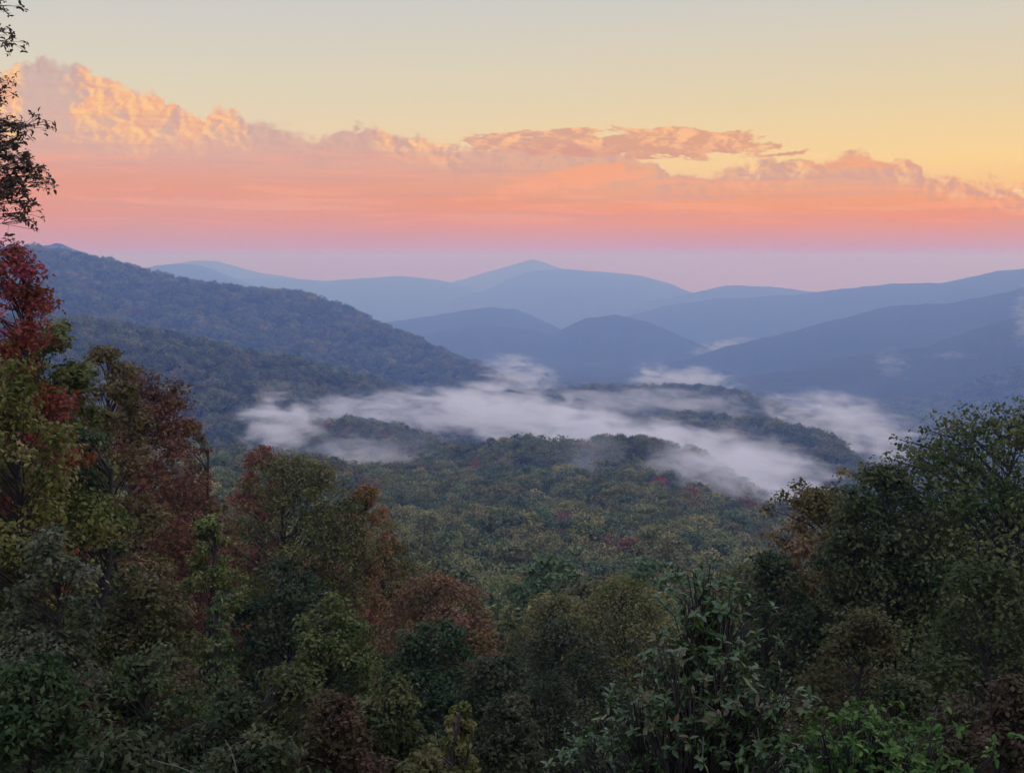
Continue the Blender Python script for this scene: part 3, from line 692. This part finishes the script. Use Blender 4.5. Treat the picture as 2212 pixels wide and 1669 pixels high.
def gn_forest(name, idx, protos, label):
    n = len(idx)
    me = bpy.data.meshes.new(name); me.vertices.add(n)
    me.vertices.foreach_set('co', np.stack([FX[idx], FY[idx], FZ[idx] - .5], 1).astype(np.float32).ravel())
    sc_ = (FS[idx] * rng.uniform(.6, 1.45, n) ** 1.0).astype(np.float32)
    me.attributes.new('tscale', 'FLOAT', 'POINT').data.foreach_set('value', sc_)
    me.attributes.new('trot', 'FLOAT', 'POINT').data.foreach_set('value', rng.uniform(0, 6.28, n).astype(np.float32))
    me.attributes.new('tvar', 'INT', 'POINT').data.foreach_set('value', rng.integers(0, len(protos), n).astype(np.int32))
    cc = np.array([p[1] for p in PAL])[FC[idx]] * rng.uniform(.8, 1.2, (n, 1)) * rng.uniform(.92, 1.08, (n, 3))
    me.attributes.new('leafcol', 'FLOAT_COLOR', 'POINT').data.foreach_set('color', np.concatenate([cc, np.ones((n, 1))], 1).astype(np.float32).ravel())
    o = link(name, me); o['kind'] = 'stuff'; o['label'] = label; o['category'] = 'forest'
    ng = bpy.data.node_groups.new(name + '_scatter', 'GeometryNodeTree')
    ng.interface.new_socket('Geometry', in_out='INPUT', socket_type='NodeSocketGeometry'); ng.interface.new_socket('Geometry', in_out='OUTPUT', socket_type='NodeSocketGeometry')
    N = ng.nodes.new; Lk = ng.links.new
    gi, go = N('NodeGroupInput'), N('NodeGroupOutput')
    ci = N('GeometryNodeCollectionInfo'); coll = bpy.data.collections.new(name + '_kinds')
    for k, pm in enumerate(protos): coll.objects.link(bpy.data.objects.new(f'{name}_kind', pm))
    ci.inputs['Collection'].default_value = coll; ci.inputs['Separate Children'].default_value = True
    ip = N('GeometryNodeInstanceOnPoints'); ip.inputs['Pick Instance'].default_value = True
    def attr(nm, ty):
        a = N('GeometryNodeInputNamedAttribute'); a.data_type = ty; a.inputs['Name'].default_value = nm; return a.outputs['Attribute']
    cx = N('ShaderNodeCombineXYZ'); Lk(attr('trot', 'FLOAT'), cx.inputs[2])
    Lk(gi.outputs[0], ip.inputs['Points']); Lk(ci.outputs[0], ip.inputs['Instance']); Lk(attr('tvar', 'INT'), ip.inputs['Instance Index'])
    Lk(cx.outputs[0], ip.inputs['Rotation']); Lk(attr('tscale', 'FLOAT'), ip.inputs['Scale']); Lk(ip.outputs[0], go.inputs[0])
    md = o.modifiers.new('scatter', 'NODES'); md.node_group = ng
    return o
def whole(vs):
    P_ = []
    for k, (w, (lv, ti)) in enumerate(vs):
        nl = len(lv); v = np.concatenate([lv, w[0]]); q = np.concatenate([np.arange(nl).reshape(-1, 4), w[1] + nl])
        me = mesh_np('forest_tree_mesh', v, q, attr=np.concatenate([ti, np.full(len(w[0]), .5)]))
        me.materials.append(LEAF_FAR); me.materials.append(BARK)
        me.polygons.foreach_set('material_index', np.concatenate([np.zeros(nl // 4), np.ones(len(w[1]))]).astype(np.int32)); P_.append(me)
    return P_
iA = np.where(rest & (FR < 800))[0]; iB = np.where(rest & (FR >= 800))[0]
gn_forest('valley_forest', iA, whole(variants(6, 14, 4.1, 46, 40, .62, 720, limb=False)), 'dense green and rust autumn woods covering the valley slope')
gn_forest('hillside_forest', iB, whole(variants(5, 9.5, 4.4, 34, 18, .95, 740, limb=False)), 'dense green woods covering the foggy knolls and wooded ridges')
print('forest', len(iA), len(iB), 'singles', len(single))

#@@FOG
# ------------------------------------------------------------------ valley fog
def fog_material(name, dens, sx, sz, lo, hi, seed):
    m, nt = new_mat(name)
    tc = nt.nodes.new('ShaderNodeTexCoord'); Po = V(nt, tc.outputs['Object'])
    g = nt.nodes.new('ShaderNodeNewGeometry')
    x, y, z = sep(nt, Po)
    rr = (x * x + y * y + z * z)._m('SQRT')
    wx, wy, wz = sep(nt, V(nt, g.outputs['Position']))
    q = xyz(nt, wx / sx + seed, wy / (sx * 1.1), wz / sz)
    n = noise(nt, q, 1.0, 2, .5, 1.2)
    n2 = noise(nt, xyz(nt, (wx + wz * 1.5) / 42 + seed, wy / 50, wz / 13), 1.0, 5, .62, 1.0)
    d = sstep((n - .5) * 3.4 + (n2 - .5) * 3.8 + (1 - rr) * 1.25 - .36, lo, hi) * sstep(rr, 1.0, .6) * (dens * .85)
    p = nt.nodes.new('ShaderNodeVolumePrincipled'); p.inputs['Color'].default_value = (.995, .975, .93, 1); p.inputs['Anisotropy'].default_value = .2
    nt.links.new(d.s, p.inputs['Density']); out(nt, p.outputs[0], True)
    m.cycles.volume_step_rate = 0.5
    return m
def ico():
    import bmesh
    bm = bmesh.new(); bmesh.ops.create_icosphere(bm, subdivisions=3, radius=1.0); me = bpy.data.meshes.new('fog_bank'); bm.to_mesh(me); bm.free(); return me
FOG = [  # label, x, y, distance, half width px, half depth m, half height m, density, tilt
    ('long pale fog bank lying across the valley behind the near knoll', 1020, 888, 1110, 370, 170, 28, .034, 0),
    ('fog sheet behind the tree line of the near knoll', 1230, 932, 860, 270, 110, 24, .036, 4),
    ('fog arm reaching from the long bank towards the near wooded slope', 760, 895, 1090, 260, 120, 20, .024, 0),
    ('low fog tongue behind the dark crest of the near knoll', 1430, 955, 830, 240, 90, 20, .030, 8),
    ('bright fog puff at the foot of the near wooded slope', 605, 925, 740, 120, 70, 30, .045, -8),
    ('fog streaming down through the gap beside the near knoll', 1585, 1045, 610, 230, 90, 36, .036, 24),
    ('fog band between the near knoll and the round middle knoll', 1610, 1000, 800, 300, 90, 24, .030, 14),
    ('fog pouring off the round middle knoll', 1830, 925, 1300, 220, 200, 40, .020, 14),
    ('fog plume rising behind the far knoll below the wooded ridge', 1120, 815, 1950, 115, 120, 46, .017, 14),
    ('fog plume curling over the far knoll', 1480, 822, 1950, 170, 120, 36, .015, 6),
    ('thin fog veil between the round knoll and the far knoll', 1460, 872, 1300, 380, 100, 18, .012, 3),
    ('faint fog wisp hanging on the near side of the knoll', 790, 990, 640, 190, 60, 20, .018, -4),
    ('thin fog smoke drifting before the trees of the near knoll', 1290, 985, 620, 110, 30, 22, .010, 0),
    ('thin fog strip at the foot of the far blue ridge', 1550, 748, 4700, 95, 250, 30, .006, -12),
    ('small fog wisp rising on the near blue ridge', 1925, 785, 3000, 55, 60, 50, .005, 25),
    ('fog scrap at the top of the near blue ridge', 2225, 690, 3200, 50, 100, 130, .006, 0),
    ('thin fog wisp lying along the near blue ridge', 2055, 768, 3000, 70, 60, 14, .005, 0),
]
me_f = ico()
for i, (lab, px, py, d, hw, hd, hz, de, tilt) in enumerate(FOG):
    me = me_f.copy(); me.name = 'fog_bank'
    o = link('fog_bank', me, loc=at(px, py, d)); a, _ = pix_dir(px, py)
    w_ = hw / FPX * d; o.scale = (w_, hd, hz); o.rotation_euler = (0, R(tilt), -a)
    s = max(w_ * .40, 24)
    me.materials.append(fog_material('fog', de, s, s * .5, .05, .85, i * 7.7))
    o['kind'] = 'stuff'; o['label'] = lab; o['category'] = 'fog'

# ------------------------------------------------------------------ haze: one box of even air round everything
def haze():
    import bmesh
    zlo = float(min(ground(np.array([0.]), np.array([13400.]))[0], -565)) - 60; zhi = 31.0; e = 13600
    bm = bmesh.new(); bmesh.ops.create_cube(bm, size=1.0); me = bpy.data.meshes.new('haze'); bm.to_mesh(me); bm.free()
    o = link('haze', me, loc=(0, 0, (zlo + zhi) / 2)); o.scale = (2 * e, 2 * e, zhi - zlo)
    m, nt = new_mat('haze')
    p = nt.nodes.new('ShaderNodeVolumePrincipled'); p.inputs['Color'].default_value = (.27, .46, 1.0, 1); p.inputs['Absorption Color'].default_value = (1, 1, 1, 1)
    p.inputs['Density'].default_value = HAZE; p.inputs['Anisotropy'].default_value = .65
    out(nt, p.outputs[0], True); me.materials.append(m)
    o['kind'] = 'stuff'; o['label'] = 'blue evening haze filling the valley air'
HAZE = 0.00032
haze()
